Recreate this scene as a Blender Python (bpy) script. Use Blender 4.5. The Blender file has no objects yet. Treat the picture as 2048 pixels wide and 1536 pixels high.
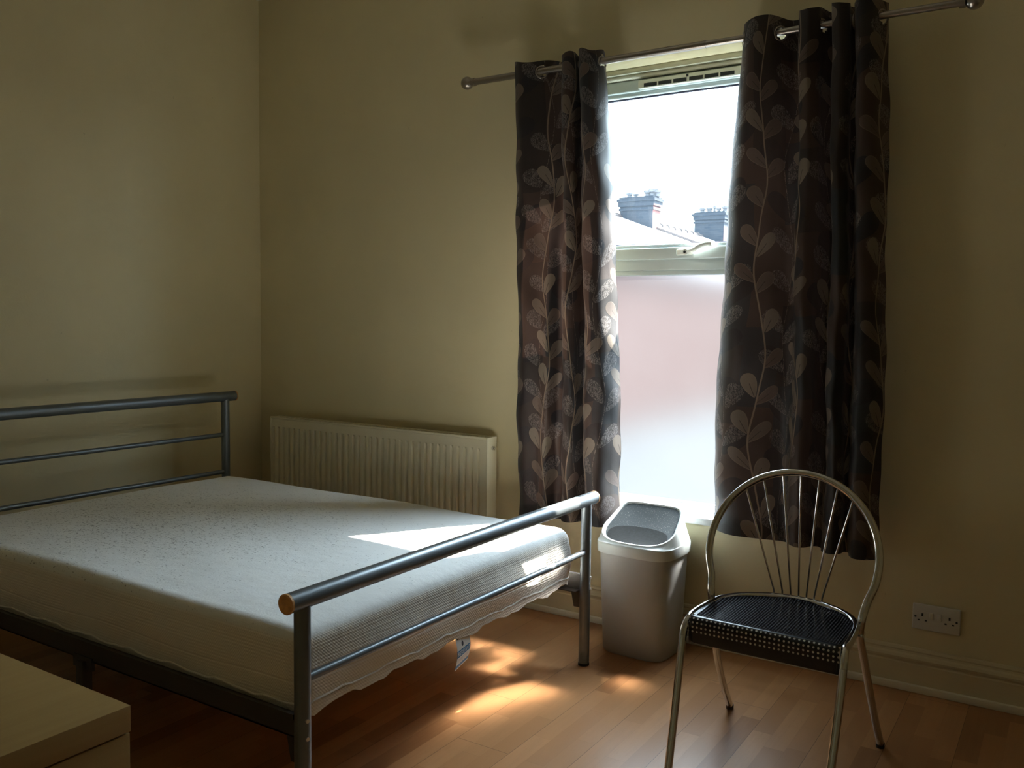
import bpy, bmesh, math, random
import numpy as np
from mathutils import Vector, Matrix

random.seed(7)
SC = bpy.context.scene
COL = SC.collection
PI = math.pi

# ------------------------------------------------------------------ camera, sky, sun, exposure
cam_d = bpy.data.cameras.new('camera')
cam = bpy.data.objects.new('camera', cam_d)
COL.objects.link(cam)
F_PX = 1775.184
cam_d.sensor_fit = 'HORIZONTAL'
cam_d.sensor_width = 36.0
cam_d.lens = 36.0 * F_PX / 2048.0
cam_d.clip_start = 0.05
cam_d.clip_end = 300
RR = Vector((0.8416199, 0.5399204, 0.0127245))
DD = Vector((0.0493823, -0.0534715, -0.9973476))
FF = Vector((-0.5378079, 0.8400159, -0.0716652))
m = Matrix.Identity(4)
for i in range(3):
    m[i][0] = RR[i]; m[i][1] = -DD[i]; m[i][2] = -FF[i]
m.translation = Vector((3.8863, -3.4448, 1.32))
cam.matrix_world = m
SC.camera = cam

world = bpy.data.worlds.new('sky')
SC.world = world
world.use_nodes = True
wn = world.node_tree
wn.nodes.clear()
wo = wn.nodes.new('ShaderNodeOutputWorld')
wb = wn.nodes.new('ShaderNodeBackground')
wb.inputs['Color'].default_value = (0.70, 0.87, 1.0, 1)
wn.links.new(wb.outputs[0], wo.inputs[0])
# hazy sky: brighter towards the sun
SUN_DIR = Vector((-0.50, -1.0, -1.285)).normalized()
SKY_BASE, SKY_GLOW, SKY_POW = 6.0, 16.0, 5.0
wt = wn.nodes.new('ShaderNodeTexCoord')
wd = wn.nodes.new('ShaderNodeVectorMath'); wd.operation = 'DOT_PRODUCT'
wn.links.new(wt.outputs['Generated'], wd.inputs[0]); wd.inputs[1].default_value = tuple(-SUN_DIR)
def wmath(op, a, b):
    nd = wn.nodes.new('ShaderNodeMath'); nd.operation = op
    for k, v in enumerate((a, b)):
        if isinstance(v, float): nd.inputs[k].default_value = v
        else: wn.links.new(v, nd.inputs[k])
    return nd.outputs[0]
g_ = wmath('POWER', wmath('MAXIMUM', wd.outputs['Value'], 0.0), SKY_POW)
wn.links.new(wmath('ADD', wmath('MULTIPLY', g_, SKY_GLOW), SKY_BASE), wb.inputs['Strength'])

sun_d = bpy.data.lights.new('sun', 'SUN')
sun_d.energy = 27.0
sun_d.angle = math.radians(0.6)
sun_d.color = (1.0, 0.94, 0.84)
sun = bpy.data.objects.new('sun', sun_d)
COL.objects.link(sun)
sun.rotation_euler = SUN_DIR.to_track_quat('-Z', 'Y').to_euler()
sun.location = (6, 8, 12)

SC.view_settings.view_transform = 'Standard'
SC.view_settings.look = 'None'
SC.view_settings.gamma = 1.0
SC.view_settings.use_curve_mapping = False
SC.view_settings.exposure = 1.46
SC.cycles.max_bounces = 10
SC.cycles.diffuse_bounces = 7
SC.cycles.glossy_bounces = 5
SC.cycles.transmission_bounces = 8
SC.cycles.transparent_max_bounces = 16
SC.cycles.caustics_refractive = True
SC.cycles.caustics_reflective = False
SC.cycles.blur_glossy = 0.5
SC.cycles.sample_clamp_indirect = 30.0
SC.cycles.use_guiding = True


# ------------------------------------------------------------------ node expression builder
class Mat:
    def __init__(s, name):
        s.m = bpy.data.materials.new(name)
        s.m.use_nodes = True
        s.t = s.m.node_tree
        s.t.nodes.clear()
        s.out = s.t.nodes.new('ShaderNodeOutputMaterial')

    def n(s, typ, **kw):
        nd = s.t.nodes.new(typ)
        for k, v in kw.items():
            setattr(nd, k, v)
        return nd

    def link(s, a, b):
        s.t.links.new(a.s if isinstance(a, X) else a, b)

    def put(s, inp, v):
        if isinstance(v, (X,)):
            s.t.links.new(v.s, inp)
        elif isinstance(v, bpy.types.NodeSocket):
            s.t.links.new(v, inp)
        elif isinstance(v, (tuple, list)):
            inp.default_value = tuple(v) + ((1,) if len(v) == 3 and inp.type == 'RGBA' else ())
        else:
            inp.default_value = v

    def math(s, op, a, b=None, c=None):
        nd = s.n('ShaderNodeMath', operation=op)
        s.put(nd.inputs[0], a)
        if b is not None: s.put(nd.inputs[1], b)
        if c is not None: s.put(nd.inputs[2], c)
        return X(s, nd.outputs[0])

    def coords(s, kind='Object'):
        tc = s.n('ShaderNodeTexCoord')
        sp = s.n('ShaderNodeSeparateXYZ')
        s.t.links.new(tc.outputs[kind], sp.inputs[0])
        return X(s, sp.outputs[0]), X(s, sp.outputs[1]), X(s, sp.outputs[2])

    def vec(s, x, y, z=0.0):
        nd = s.n('ShaderNodeCombineXYZ')
        s.put(nd.inputs[0], x); s.put(nd.inputs[1], y); s.put(nd.inputs[2], z)
        return nd.outputs[0]

    def noise(s, v, scale=5.0, detail=2.0, rough=0.5, dist=0.0):
        nd = s.n('ShaderNodeTexNoise')
        s.put(nd.inputs['Vector'], v)
        nd.inputs['Scale'].default_value = scale
        nd.inputs['Detail'].default_value = detail
        nd.inputs['Roughness'].default_value = rough
        nd.inputs['Distortion'].default_value = dist
        return X(s, nd.outputs[0])

    def white(s, v):
        nd = s.n('ShaderNodeTexWhiteNoise', noise_dimensions='3D')
        s.put(nd.inputs['Vector'], v)
        return X(s, nd.outputs[0])

    def mix(s, f, a, b):
        nd = s.n('ShaderNodeMix', data_type='RGBA')
        s.put(nd.inputs['Factor'], f)
        s.put(nd.inputs[6], a); s.put(nd.inputs[7], b)
        return nd.outputs[2]

    def bump(s, h, strength=0.3, dist=0.001):
        nd = s.n('ShaderNodeBump')
        nd.inputs['Strength'].default_value = strength
        nd.inputs['Distance'].default_value = dist
        s.put(nd.inputs['Height'], h)
        return nd.outputs[0]

    def bsdf(s, color, rough=0.5, metal=0.0, spec=0.5, normal=None, coat=0.0, sheen=0.0, aniso=None):
        nd = s.n('ShaderNodeBsdfPrincipled')
        s.put(nd.inputs['Base Color'], color)
        s.put(nd.inputs['Roughness'], rough)
        s.put(nd.inputs['Metallic'], metal)
        nd.inputs['Specular IOR Level'].default_value = spec
        nd.inputs['Coat Weight'].default_value = coat
        nd.inputs['Sheen Weight'].default_value = sheen
        if normal is not None: s.t.links.new(normal, nd.inputs['Normal'])
        return nd.outputs[0]

    def done(s, shader):
        s.t.links.new(shader, s.out.inputs[0])
        return s.m


class X:
    def __init__(s, m, sock): s.m = m; s.s = sock
    def __add__(s, o): return s.m.math('ADD', s, o)
    __radd__ = __add__
    def __mul__(s, o): return s.m.math('MULTIPLY', s, o)
    __rmul__ = __mul__
    def __sub__(s, o): return s.m.math('SUBTRACT', s, o)
    def __rsub__(s, o): return s.m.math('SUBTRACT', o, s)
    def __truediv__(s, o): return s.m.math('DIVIDE', s, o)
    def floor(s): return s.m.math('FLOOR', s)
    def fract(s): return s.m.math('FRACT', s)
    def abs(s): return s.m.math('ABSOLUTE', s)
    def sin(s): return s.m.math('SINE', s)
    def cos(s): return s.m.math('COSINE', s)
    def sqrt(s): return s.m.math('SQRT', s)
    def lt(s, o): return s.m.math('LESS_THAN', s, o)
    def gt(s, o): return s.m.math('GREATER_THAN', s, o)
    def max(s, o): return s.m.math('MAXIMUM', s, o)
    def min(s, o): return s.m.math('MINIMUM', s, o)
    def step(s, a, b):                     # smooth 0..1 between a and b
        nd = s.m.n('ShaderNodeMapRange', interpolation_type='SMOOTHSTEP')
        s.m.put(nd.inputs[0], s)
        nd.inputs[1].default_value = a; nd.inputs[2].default_value = b
        return X(s.m, nd.outputs[0])


def simple(name, color, rough=0.5, metal=0.0, spec=0.5, bump=0.0, bscale=200.0, var=0.0, vscale=8.0, coat=0.0):
    M = Mat(name)
    tc = M.n('ShaderNodeTexCoord').outputs['Object']
    col = color
    if var:
        nz = M.noise(tc, vscale, 3)
        dk = tuple(c * (1 - var) for c in color); lt = tuple(min(1, c * (1 + var)) for c in color)
        col = M.mix(nz.step(0.3, 0.7), dk, lt)
    nrm = None
    if bump:
        nrm = M.bump(M.noise(tc, bscale, 2), bump, 0.001)
    return M.done(M.bsdf(col, rough, metal, spec, nrm, coat))


# ------------------------------------------------------------------ materials
def wall_mat(name, color):
    M = Mat(name)
    tc = M.n('ShaderNodeTexCoord').outputs['Object']
    big = M.noise(tc, 2.2, 3).step(0.25, 0.75)
    col = M.mix(big, tuple(c * 0.96 for c in color), tuple(c * 1.03 for c in color))
    sp = M.noise(tc, 23.0, 2, 0.6)
    spots = sp.step(0.735, 0.79) * 0.35
    col = M.mix(spots, col, (0.30, 0.24, 0.15))
    h = M.noise(tc, 130, 3, 0.6) + M.noise(tc, 9, 2) * 1.6
    return M.done(M.bsdf(col, 0.62, 0, 0.3, M.bump(h, 0.22, 0.002)))

M_WALL = wall_mat('wall_paint', (0.67, 0.59, 0.375))
M_CEIL = wall_mat('ceiling_paint', (0.72, 0.68, 0.56))
M_SKIRT = simple('skirting_gloss', (0.62, 0.54, 0.36), 0.35, bump=0.05)
M_STRIP = simple('floor_edge_strip', (0.74, 0.70, 0.58), 0.45)
M_UPVC = simple('white_upvc', (0.58, 0.66, 0.67), 0.28, var=0.02)
M_VENT = simple('vent_white_plastic', (0.80, 0.82, 0.76), 0.35)
M_TRIMW = simple('cream_window_lining', (0.52, 0.51, 0.40), 0.4, bump=0.08, bscale=60)
M_SILL = simple('white_sill', (0.62, 0.62, 0.60), 0.35)
M_DARK = simple('dark_slot', (0.02, 0.025, 0.03), 0.6)
M_GASKET = simple('grey_gasket', (0.06, 0.06, 0.10), 0.5)
M_BEDMETAL = simple('silver_grey_powder_coat', (0.15, 0.17, 0.185), 0.36, 0.55, bump=0.05, bscale=900)
M_BEDDARK = simple('dark_grey_angle_iron', (0.060, 0.054, 0.050), 0.5, 0.5)
M_CAPWOOD = simple('orange_wooden_cap', (0.62, 0.33, 0.12), 0.4, var=0.15, vscale=60)
M_SLAT = simple('pale_slat_wood', (0.55, 0.42, 0.26), 0.5, var=0.1, vscale=20)
M_CHROME = simple('chrome', (0.62, 0.61, 0.59), 0.10, 1.0)
M_ROD = simple('brushed_nickel', (0.36, 0.325, 0.30), 0.30, 1.0)
M_RAD = simple('radiator_enamel', (0.74, 0.69, 0.52), 0.22, var=0.03)
M_SOCKET = simple('white_socket_plastic', (0.60, 0.59, 0.56), 0.35)
M_SWITCH = simple('socket_rocker', (0.66, 0.64, 0.58), 0.3)
M_RUBBER = simple('black_rubber', (0.02, 0.02, 0.02), 0.6)
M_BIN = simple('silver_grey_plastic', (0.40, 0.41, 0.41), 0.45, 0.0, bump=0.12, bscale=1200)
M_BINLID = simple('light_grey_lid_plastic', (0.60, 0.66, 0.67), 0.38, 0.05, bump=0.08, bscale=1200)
M_BOLT = simple('zinc_bolt', (0.7, 0.7, 0.68), 0.3, 1.0)


def flap_mat():
    M = Mat('dusty_flap_plastic')
    tc = M.n('ShaderNodeTexCoord').outputs['Object']
    a = M.noise(tc, 60, 4, 0.7).step(0.45, 0.75)
    b = M.noise(tc, 320, 1, 0.6).step(0.66, 0.72)
    col = M.mix(a * 0.4, (0.030, 0.040, 0.046), (0.055, 0.065, 0.070))
    col = M.mix(b * 0.5, col, (0.50, 0.50, 0.45))
    return M.done(M.bsdf(col, 0.5, 0.0, 0.35))
M_FLAP = flap_mat()
M_FLAPD = simple('dark_flap_plastic', (0.012, 0.015, 0.017), 0.75, spec=0.12, var=0.2, vscale=120)


def floor_mat():
    M = Mat('beech_laminate')
    x, y, z = M.coords('Object')
    W, L = 0.0635, 0.42
    i = (x / W).floor()
    r0 = M.white(M.vec(i, 3.0, 0.0))
    yy = y / L + r0 * 7.3
    j = yy.floor()
    r = M.white(M.vec(i, j, 1.0))
    r2 = M.white(M.vec(i, j, 5.0))
    g = M.noise(M.vec(x * 55.0 + r * 40.0, y * 3.2 + r2 * 9.0, r * 6.0), 1.0, 4, 0.6, 0.6)
    f = M.noise(M.vec(x * 420.0, y * 26.0 + r * 30, 0.0), 1.0, 3, 0.7)
    base = M.mix(r, (0.37, 0.175, 0.072), (0.48, 0.245, 0.108))
    base = M.mix(r2.gt(0.84), base, (0.30, 0.135, 0.055))
    base = M.mix(g.step(0.35, 0.75) * 0.5, base, (0.38, 0.19, 0.085))
    base = M.mix(f.step(0.56, 0.72) * 0.35, base, (0.30, 0.125, 0.045))
    ex = ((x / W).fract() - 0.5).abs()
    big = ((x / (W * 3)).fract() - 0.5).abs()
    ey = (yy.fract() - 0.5).abs()
    line = big.gt(0.4955).max(0.0)
    thin = ex.gt(0.492).max(ey.gt(0.4975))
    y3 = y / 1.29 + M.white(M.vec((x / (W * 3)).floor(), 9.0, 0.0)) * 5.0
    end = (y3.fract() - 0.5).abs().gt(0.4992)
    joint = line.max(end)
    base = M.mix(thin * 0.22, base, (0.22, 0.09, 0.03))
    base = M.mix(joint * 0.75, base, (0.10, 0.04, 0.015))
    rough = g * 0.10 + 0.27
    nrm = M.bump(joint * -1.0 + f * 0.05, 0.35, 0.0006)
    return M.done(M.bsdf(base, rough, 0, 0.30, nrm))
M_FLOOR = floor_mat()


def cabinet_mat():
    M = Mat('light_wood_veneer')
    x, y, z = M.coords('Object')
    g = M.noise(M.vec(x * 40.0, y * 3.0, z * 40.0), 1.0, 4, 0.6, 0.4)
    col = M.mix(g.step(0.3, 0.75), (0.28, 0.165, 0.050), (0.31, 0.19, 0.062))
    f = M.noise(M.vec(x * 260.0, y * 260.0, z * 260.0), 1.0, 2, 0.6)
    col = M.mix(f.step(0.58, 0.72) * 0.2, col, (0.36, 0.25, 0.12))
    return M.done(M.bsdf(col, 0.45, 0, 0.4))
M_CAB = cabinet_mat()


def mattress_mat():
    M = Mat('white_knit_mattress_cover')
    x, y, z = M.coords('Object')
    tc = M.vec(x, y, z)
    top = z.step(0.505, 0.522)
    # speckled grime on the sleeping surface, its own patchy shape
    d = ((x - 0.95) * (x - 0.95) * 0.7 + (y + 1.35) * (y + 1.35)).sqrt()
    zone = (1.0 - d.step(0.15, 1.15)) * 0.75 + 0.08
    sp = M.noise(M.vec(x * 95.0, y * 190.0, z), 1.0, 2, 0.6)
    thr = sp + zone * 0.16 + M.noise(tc, 9.0, 2) * 0.10
    fl = thr.step(0.755, 0.82) * top
    col = M.mix(fl * 0.75, (0.80, 0.80, 0.78), (0.10, 0.09, 0.075))
    col = M.mix(M.noise(tc, 5.0, 3).step(0.45, 0.75) * 0.12, col, (0.55, 0.52, 0.44))
    col = M.mix(1.0 - top, col, (0.78, 0.73, 0.65))
    # waffle knit on the border
    kx = (x * 690.0).sin() + (y * 690.0).sin()
    kz = (z * 690.0).sin()
    knit = kx * kz
    h = knit * (1.0 - top) * 0.35 + M.noise(tc, 160.0, 2) * 0.5 * top + M.noise(tc, 14.0, 2) * 3.0 + (z - 0.408 + (x * 9.0 + y * 8.0).sin() * 0.004).abs().step(0.0, 0.005) * 1.6 + M.noise(M.vec(x * 26.0, y * 26.0, z * 5.0), 1.0, 2) * (1.0 - top) * 2.0
    return M.done(M.bsdf(col, 0.85, 0, 0.15, M.bump(h, 0.5, 0.0022), sheen=0.15))
M_MATT = mattress_mat()


def seat_mat(kind):
    M = Mat('black_vinyl_' + kind)
    tc = M.n('ShaderNodeUVMap')
    sp = M.n('ShaderNodeSeparateXYZ'); M.t.links.new(tc.outputs[0], sp.inputs[0])
    u = X(M, sp.outputs[0]); v = X(M, sp.outputs[1])
    P = 0.0133 if kind == 'front' else 0.0085
    a = (u / P).fract() - 0.5
    row = (v / P).floor()
    b = (v / P).fract() - 0.5
    d = (a * a + b * b).sqrt()
    hole = 1.0 - d.step(0.18, 0.27)
    i = (u / P).floor()
    gap = (i / 11.0).fract().gt(0.93)
    if kind == 'front':
        inband = v.gt(0.0) * v.lt(0.0532)
        col = M.mix(hole * inband * (1.0 - gap * 0.85), (0.008, 0.008, 0.012), (0.60, 0.58, 0.55))
        nrm = M.bump(hole * -1.0 * inband, 0.6, 0.001)
        rough = 0.25
    else:
        col = M.mix(hole, (0.006, 0.006, 0.009), (0.001, 0.001, 0.001))
        nrm = M.bump(hole * -1.0, 0.5, 0.0005)
        rough = hole * 0.5 + 0.17
    return M.done(M.bsdf(col, rough, 0, 0.5 if kind == 'front' else 0.3, nrm))
M_SEAT = seat_mat('top'); M_APRON = seat_mat('front')


def curtain_mat(name, seed, flip):
    M = Mat(name)
    tc = M.n('ShaderNodeUVMap')
    sp = M.n('ShaderNodeSeparateXYZ'); M.t.links.new(tc.outputs[0], sp.inputs[0])
    U = X(M, sp.outputs[0]) + seed; V = X(M, sp.outputs[1])

    def vines(off, Pu, Pv, hw, hl, ang, drop, sway=0.016, stemw=0.0016):
        u = U + off
        i = (u / Pu).floor()
        h = M.white(M.vec(i, off, 0.0))
        x = (u / Pu).fract() * Pu - Pu / 2 - ((V * 9.5 + h * 6.28).sin() * sway)
        side = x.gt(0.0) * 2.0 - 1.0
        vv = V + h * 1.7 + side * Pv * 0.13
        j = (vv / Pv).floor()
        lv = (vv / Pv).fract() * Pv - Pv / 2
        rnd = M.white(M.vec(i * 7.0 + side * 3.0, j, off + 2.0))
        ax = x.abs()
        th = math.radians(ang)
        th2 = (rnd - 0.5) * 0.5 + th
        cs, sn = th2.cos(), th2.sin()
        px = ax - hl * math.sin(th) - 0.004
        q = px * sn + lv * cs
        p = px * cs - lv * sn
        qq = q / hl
        w = (1.0 - qq * qq).max(0.0).sqrt() * hw * (1.0 + qq * 0.45)
        keep = rnd.gt(drop)
        pa = p.abs()
        inside = (w - pa).step(0.0, 0.0012) * keep * qq.abs().lt(1.0)
        rib = pa.lt(0.0011) * qq.gt(-0.95) * qq.lt(0.15) * inside
        edge = inside * (1.0 - (w - pa).step(0.0015, 0.0035))
        stem = 1.0 - ax.step(stemw, stemw * 1.9)
        return inside, rib, edge, stem, rnd

    # ground: blocks of charcoal, slate and warm brown
    bx = ((U + (V * 4.0).sin() * 0.02) / 0.115).floor()
    bh = M.white(M.vec(bx, 1.0, 0.0))
    by = (V / 0.30 + bh * 3.0).floor()
    br = M.white(M.vec(bx, by, 4.0))
    col = M.mix(br.gt(0.45), (0.021, 0.015, 0.014), (0.044, 0.026, 0.021))
    col = M.mix(br.gt(0.74), col, (0.017, 0.019, 0.023))
    squig = M.noise(M.vec(U * 330.0, V * 95.0, 0.0), 1.0, 2, 0.6, 1.6)
    thread = squig.step(0.50, 0.56) * (1.0 - squig.step(0.60, 0.66))
    # dark leaves behind
    a, rib, edge, stem, rn = vines(0.053, 0.255, 0.190, 0.034, 0.066, 38, 0.30, 0.024)
    col = M.mix(a, col, (0.011, 0.010, 0.013))
    # embroidered thread leaves
    a2, rib2, edge2, stem2, rn2 = vines(0.130, 0.235, 0.150, 0.028, 0.056, 40, 0.18, 0.022, 0.0011)
    col = M.mix(a2 * thread * 0.75, col, (0.24, 0.21, 0.20))
    col = M.mix(stem2 * thread, col, (0.22, 0.18, 0.16))
    # plain satin leaves
    a3, rib3, edge3, stem3, rn3 = vines(0.0, 0.190, 0.140, 0.0215, 0.050, 30, 0.26, 0.020, 0.0018)
    leafc = M.mix(rn3, (0.205, 0.168, 0.128), (0.085, 0.060, 0.051))
    col = M.mix(a3, col, leafc)
    col = M.mix(edge3 * 0.35, col, (0.26, 0.20, 0.145))
    col = M.mix(rib3 * 0.9, col, (0.035, 0.025, 0.02))
    col = M.mix(stem3 * 0.85, col, (0.24, 0.18, 0.13))
    h = M.noise(M.vec(U * 900.0, V * 300.0, 0.0), 1.0, 2) * 0.6 + a3 * 0.6 + stem3 * 1.2 + a2 * thread * 1.2
    nrm = M.bump(h, 0.35, 0.0012)
    front = M.bsdf(col, 0.55, 0, 0.35, nrm, sheen=0.1)
    tr = M.n('ShaderNodeBsdfTranslucent')
    warm = M.mix(0.5, col, (0.25, 0.125, 0.085))
    M.put(tr.inputs[0], warm)
    mx = M.n('ShaderNodeMixShader')
    hem = V.step(0.062, 0.066)
    M.put(mx.inputs[0], hem * 0.018 + 0.003)
    M.t.links.new(front, mx.inputs[1]); M.t.links.new(tr.outputs[0], mx.inputs[2])
    return M.done(mx.outputs[0])
M_CURT_L = curtain_mat('leaf_jacquard_left', 0.31, False)
M_CURT_R = curtain_mat('leaf_jacquard_right', 1.77, True)


def glass_clear():
    M = Mat('window_glass_clear')
    tr = M.n('ShaderNodeBsdfTransparent'); tr.inputs[0].default_value = (0.93, 0.95, 0.94, 1)
    gl = M.n('ShaderNodeBsdfGlossy'); gl.inputs['Roughness'].default_value = 0.02
    mx = M.n('ShaderNodeMixShader')
    mx.inputs[0].default_value = 0.08
    M.t.links.new(tr.outputs[0], mx.inputs[1]); M.t.links.new(gl.outputs[0], mx.inputs[2])
    # a thin film of dust on the outside
    du = M.n('ShaderNodeBsdfTranslucent'); du.inputs[0].default_value = (0.55, 0.72, 0.9, 1)
    tc = M.n('ShaderNodeTexCoord').outputs['Object']
    m2 = M.n('ShaderNodeMixShader')
    M.put(m2.inputs[0], M.noise(tc, 7.0, 3) * 0.014 + 0.001)
    M.t.links.new(mx.outputs[0], m2.inputs[1]); M.t.links.new(du.outputs[0], m2.inputs[2])
    return M.done(m2.outputs[0])


def glass_frost():
    M = Mat('window_glass_frosted')
    rf = M.n('ShaderNodeBsdfRefraction', distribution='BECKMANN')
    rf.inputs['Roughness'].default_value = 0.62
    rf.inputs['IOR'].default_value = 1.08
    rf.inputs['Color'].default_value = (0.42, 0.43, 0.44, 1)
    du = M.n('ShaderNodeBsdfTranslucent'); du.inputs[0].default_value = (0.88, 0.90, 0.92, 1)
    tc = M.n('ShaderNodeTexCoord').outputs['Object']
    mx = M.n('ShaderNodeMixShader')
    M.put(mx.inputs[0], M.noise(tc, 260.0, 2) * 0.008 + M.noise(tc, 3.0, 2) * 0.006 + 0.001)
    M.t.links.new(rf.outputs[0], mx.inputs[1]); M.t.links.new(du.outputs[0], mx.inputs[2])
    return M.done(mx.outputs[0])
M_GLASS = glass_clear(); M_FROST = glass_frost()


def brick_mat(name, c1, c2, mortar, lit_flank=None):
    M = Mat(name)
    x, y, z = M.coords('Object')
    u = x + y
    r = (z / 0.075).floor()
    uu = u / 0.225 + (r * 0.5).fract()
    c = uu.floor()
    rnd = M.white(M.vec(r, c, 0.0))
    col = M.mix(rnd, c1, c2)
    mo = ((z / 0.075).fract() - 0.5).abs().gt(0.43).max((uu.fract() - 0.5).abs().gt(0.47))
    col = M.mix(mo, col, mortar)
    if lit_flank:                              # sunlight painted in: redder, lighter brick on the sun-facing side below the corbels
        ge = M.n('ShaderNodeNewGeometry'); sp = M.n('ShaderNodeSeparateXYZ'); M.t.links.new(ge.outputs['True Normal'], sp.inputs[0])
        red = M.mix(rnd, lit_flank, tuple(c * 1.5 for c in lit_flank))
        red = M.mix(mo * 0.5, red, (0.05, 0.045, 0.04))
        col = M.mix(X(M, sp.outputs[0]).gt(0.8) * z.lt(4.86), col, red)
    return M.done(M.bsdf(col, 0.9, 0, 0.2))
M_BRICK = brick_mat('red_brick', (0.055, 0.028, 0.025), (0.075, 0.038, 0.033), (0.07, 0.055, 0.05))
M_BRICKD = brick_mat('chimney_brick_painted_shade', (0.004, 0.008, 0.014), (0.010, 0.013, 0.018), (0.014, 0.017, 0.022), (0.060, 0.018, 0.014))  # shade painted into the brick as near-black blue, sunlit side as red
M_RENDER = simple('grey_yard_concrete', (0.006, 0.0075, 0.0095), 0.9, var=0.15, vscale=0.8)
M_POT = simple('grey_clay_pot', (0.05, 0.05, 0.055), 0.8, var=0.2)
M_RIDGE = simple('terracotta_ridge', (0.025, 0.016, 0.014), 0.8, var=0.3, vscale=6)


def slate_mat():
    M = Mat('roof_slate')
    x, y, z = M.coords('Object')
    r = (x / 0.22).floor()
    c = (y / 0.30 + (r * 0.5).fract()).floor()
    rnd = M.white(M.vec(r, c, 0.0))
    col = M.mix(rnd, (0.40, 0.40, 0.42), (0.50, 0.50, 0.52))
    ln = ((x / 0.22).fract() - 0.5).abs().gt(0.47)
    col = M.mix(ln * 0.6, col, (0.2, 0.2, 0.22))
    return M.done(M.bsdf(col, 0.75, 0, 0.3))
M_SLATE = slate_mat()


def tag_mat():
    M = Mat('care_tag_print')
    tc = M.n('ShaderNodeUVMap')
    sp = M.n('ShaderNodeSeparateXYZ'); M.t.links.new(tc.outputs[0], sp.inputs[0])
    u = X(M, sp.outputs[0]); v = X(M, sp.outputs[1])
    blue = (0.02, 0.16, 0.36)
    b = (v.gt(0.36) * v.lt(0.56)).max(v.gt(0.03) * v.lt(0.14))
    col = M.mix(b, (0.72, 0.72, 0.68), blue)
    k = v.gt(0.88) * v.lt(0.98) * u.gt(0.08) * u.lt(0.85)
    col = M.mix(k, col, (0.04, 0.03, 0.03))
    dx = (u - 0.42) / 0.075; dy = (v - 0.70) / 0.075
    drop = (dx * dx + dy * dy).lt(1.0).max((dx.abs() + (v - 0.70) / 0.17).lt(0.85) * v.gt(0.70) * dx.abs().lt(0.9))
    col = M.mix(drop, col, (0.03, 0.03, 0.04))
    tx = M.noise(M.vec(u * 30.0, v * 6.0, 0.0), 1.0, 1).gt(0.45) * ((v * 26.0).fract().gt(0.55)) * v.gt(0.18) * v.lt(0.32) * u.gt(0.12) * u.lt(0.85)
    col = M.mix(tx * 0.6, col, (0.30, 0.28, 0.26))
    return M.done(M.bsdf(col, 0.5))
M_TAG = tag_mat()
M_TAGTXT = simple('tag_lettering', (0.75, 0.78, 0.80), 0.5)


# ------------------------------------------------------------------ mesh helpers
def box(bm, x0, x1, y0, y1, z0, z1, bev=0.0, seg=2):
    r = bmesh.ops.create_cube(bm, size=1.0)
    vs = r['verts']
    for v in vs:
        v.co = Vector((x0 + (v.co.x + .5) * (x1 - x0), y0 + (v.co.y + .5) * (y1 - y0), z0 + (v.co.z + .5) * (z1 - z0)))
    if bev:
        es = list({e for v in vs for e in v.link_edges})
        bmesh.ops.bevel(bm, geom=es, offset=bev, segments=seg, profile=0.5, affect='EDGES', clamp_overlap=True)
    return vs


def tube(bm, pts, r, seg=16, closed=False, caps=True):
    pts = [Vector(p) for p in pts]
    n = len(pts)
    rad = r if isinstance(r, (list, tuple)) else [r] * n
    tang = []
    for i in range(n):
        if closed: t = pts[(i + 1) % n] - pts[i - 1]
        elif i == 0: t = pts[1] - pts[0]
        elif i == n - 1: t = pts[-1] - pts[-2]
        else: t = (pts[i + 1] - pts[i]).normalized() + (pts[i] - pts[i - 1]).normalized()
        tang.append(t.normalized())
    up = Vector((0, 0, 1)) if abs(tang[0].z) < 0.9 else Vector((0, 1, 0))
    nrm = (up - tang[0] * up.dot(tang[0])).normalized()
    rings = []
    for i in range(n):
        nrm = (nrm - tang[i] * nrm.dot(tang[i])).normalized()
        b = tang[i].cross(nrm)
        rings.append([bm.verts.new(pts[i] + (nrm * math.cos(2 * PI * k / seg) + b * math.sin(2 * PI * k / seg)) * rad[i]) for k in range(seg)])
    for i in range(n if closed else n - 1):
        a, c = rings[i], rings[(i + 1) % n]
        for k in range(seg):
            bm.faces.new((a[k], a[(k + 1) % seg], c[(k + 1) % seg], c[k]))
    if caps and not closed:
        bm.faces.new(list(reversed(rings[0]))); bm.faces.new(rings[-1])
    return rings


def cyl(bm, a, b, r, seg=24): return tube(bm, [a, b], r, seg)


def ball(bm, c, r, u=24, v=14):
    res = bmesh.ops.create_uvsphere(bm, u_segments=u, v_segments=v, radius=r)
    for w in res['verts']: w.co += Vector(c)


def catmull(pts, per=8, closed=False):
    P = [Vector(p) for p in pts]; n = len(P); out = []
    rng = n if closed else n - 1
    for i in range(rng):
        p0 = P[i - 1] if (i > 0 or closed) else P[0]
        p1 = P[i]; p2 = P[(i + 1) % n]
        p3 = P[(i + 2) % n] if (closed or i + 2 < n) else P[-1]
        for k in range(per):
            t = k / per
            out.append(0.5 * ((2 * p1) + (p2 - p0) * t + (2 * p0 - 5 * p1 + 4 * p2 - p3) * t * t + (3 * p1 - p0 - 3 * p2 + p3) * t ** 3))
    if not closed: out.append(P[-1])
    return out


def loft(bm, rings, cap0=False, cap1=False):
    vr = [[bm.verts.new(p) for p in r] for r in rings]
    n = len(vr[0])
    for a, b in zip(vr, vr[1:]):
        for k in range(n):
            bm.faces.new((a[k], a[(k + 1) % n], b[(k + 1) % n], b[k]))
    if cap0: bm.faces.new(list(reversed(vr[0])))
    if cap1: bm.faces.new(vr[-1])
    return vr


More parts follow.
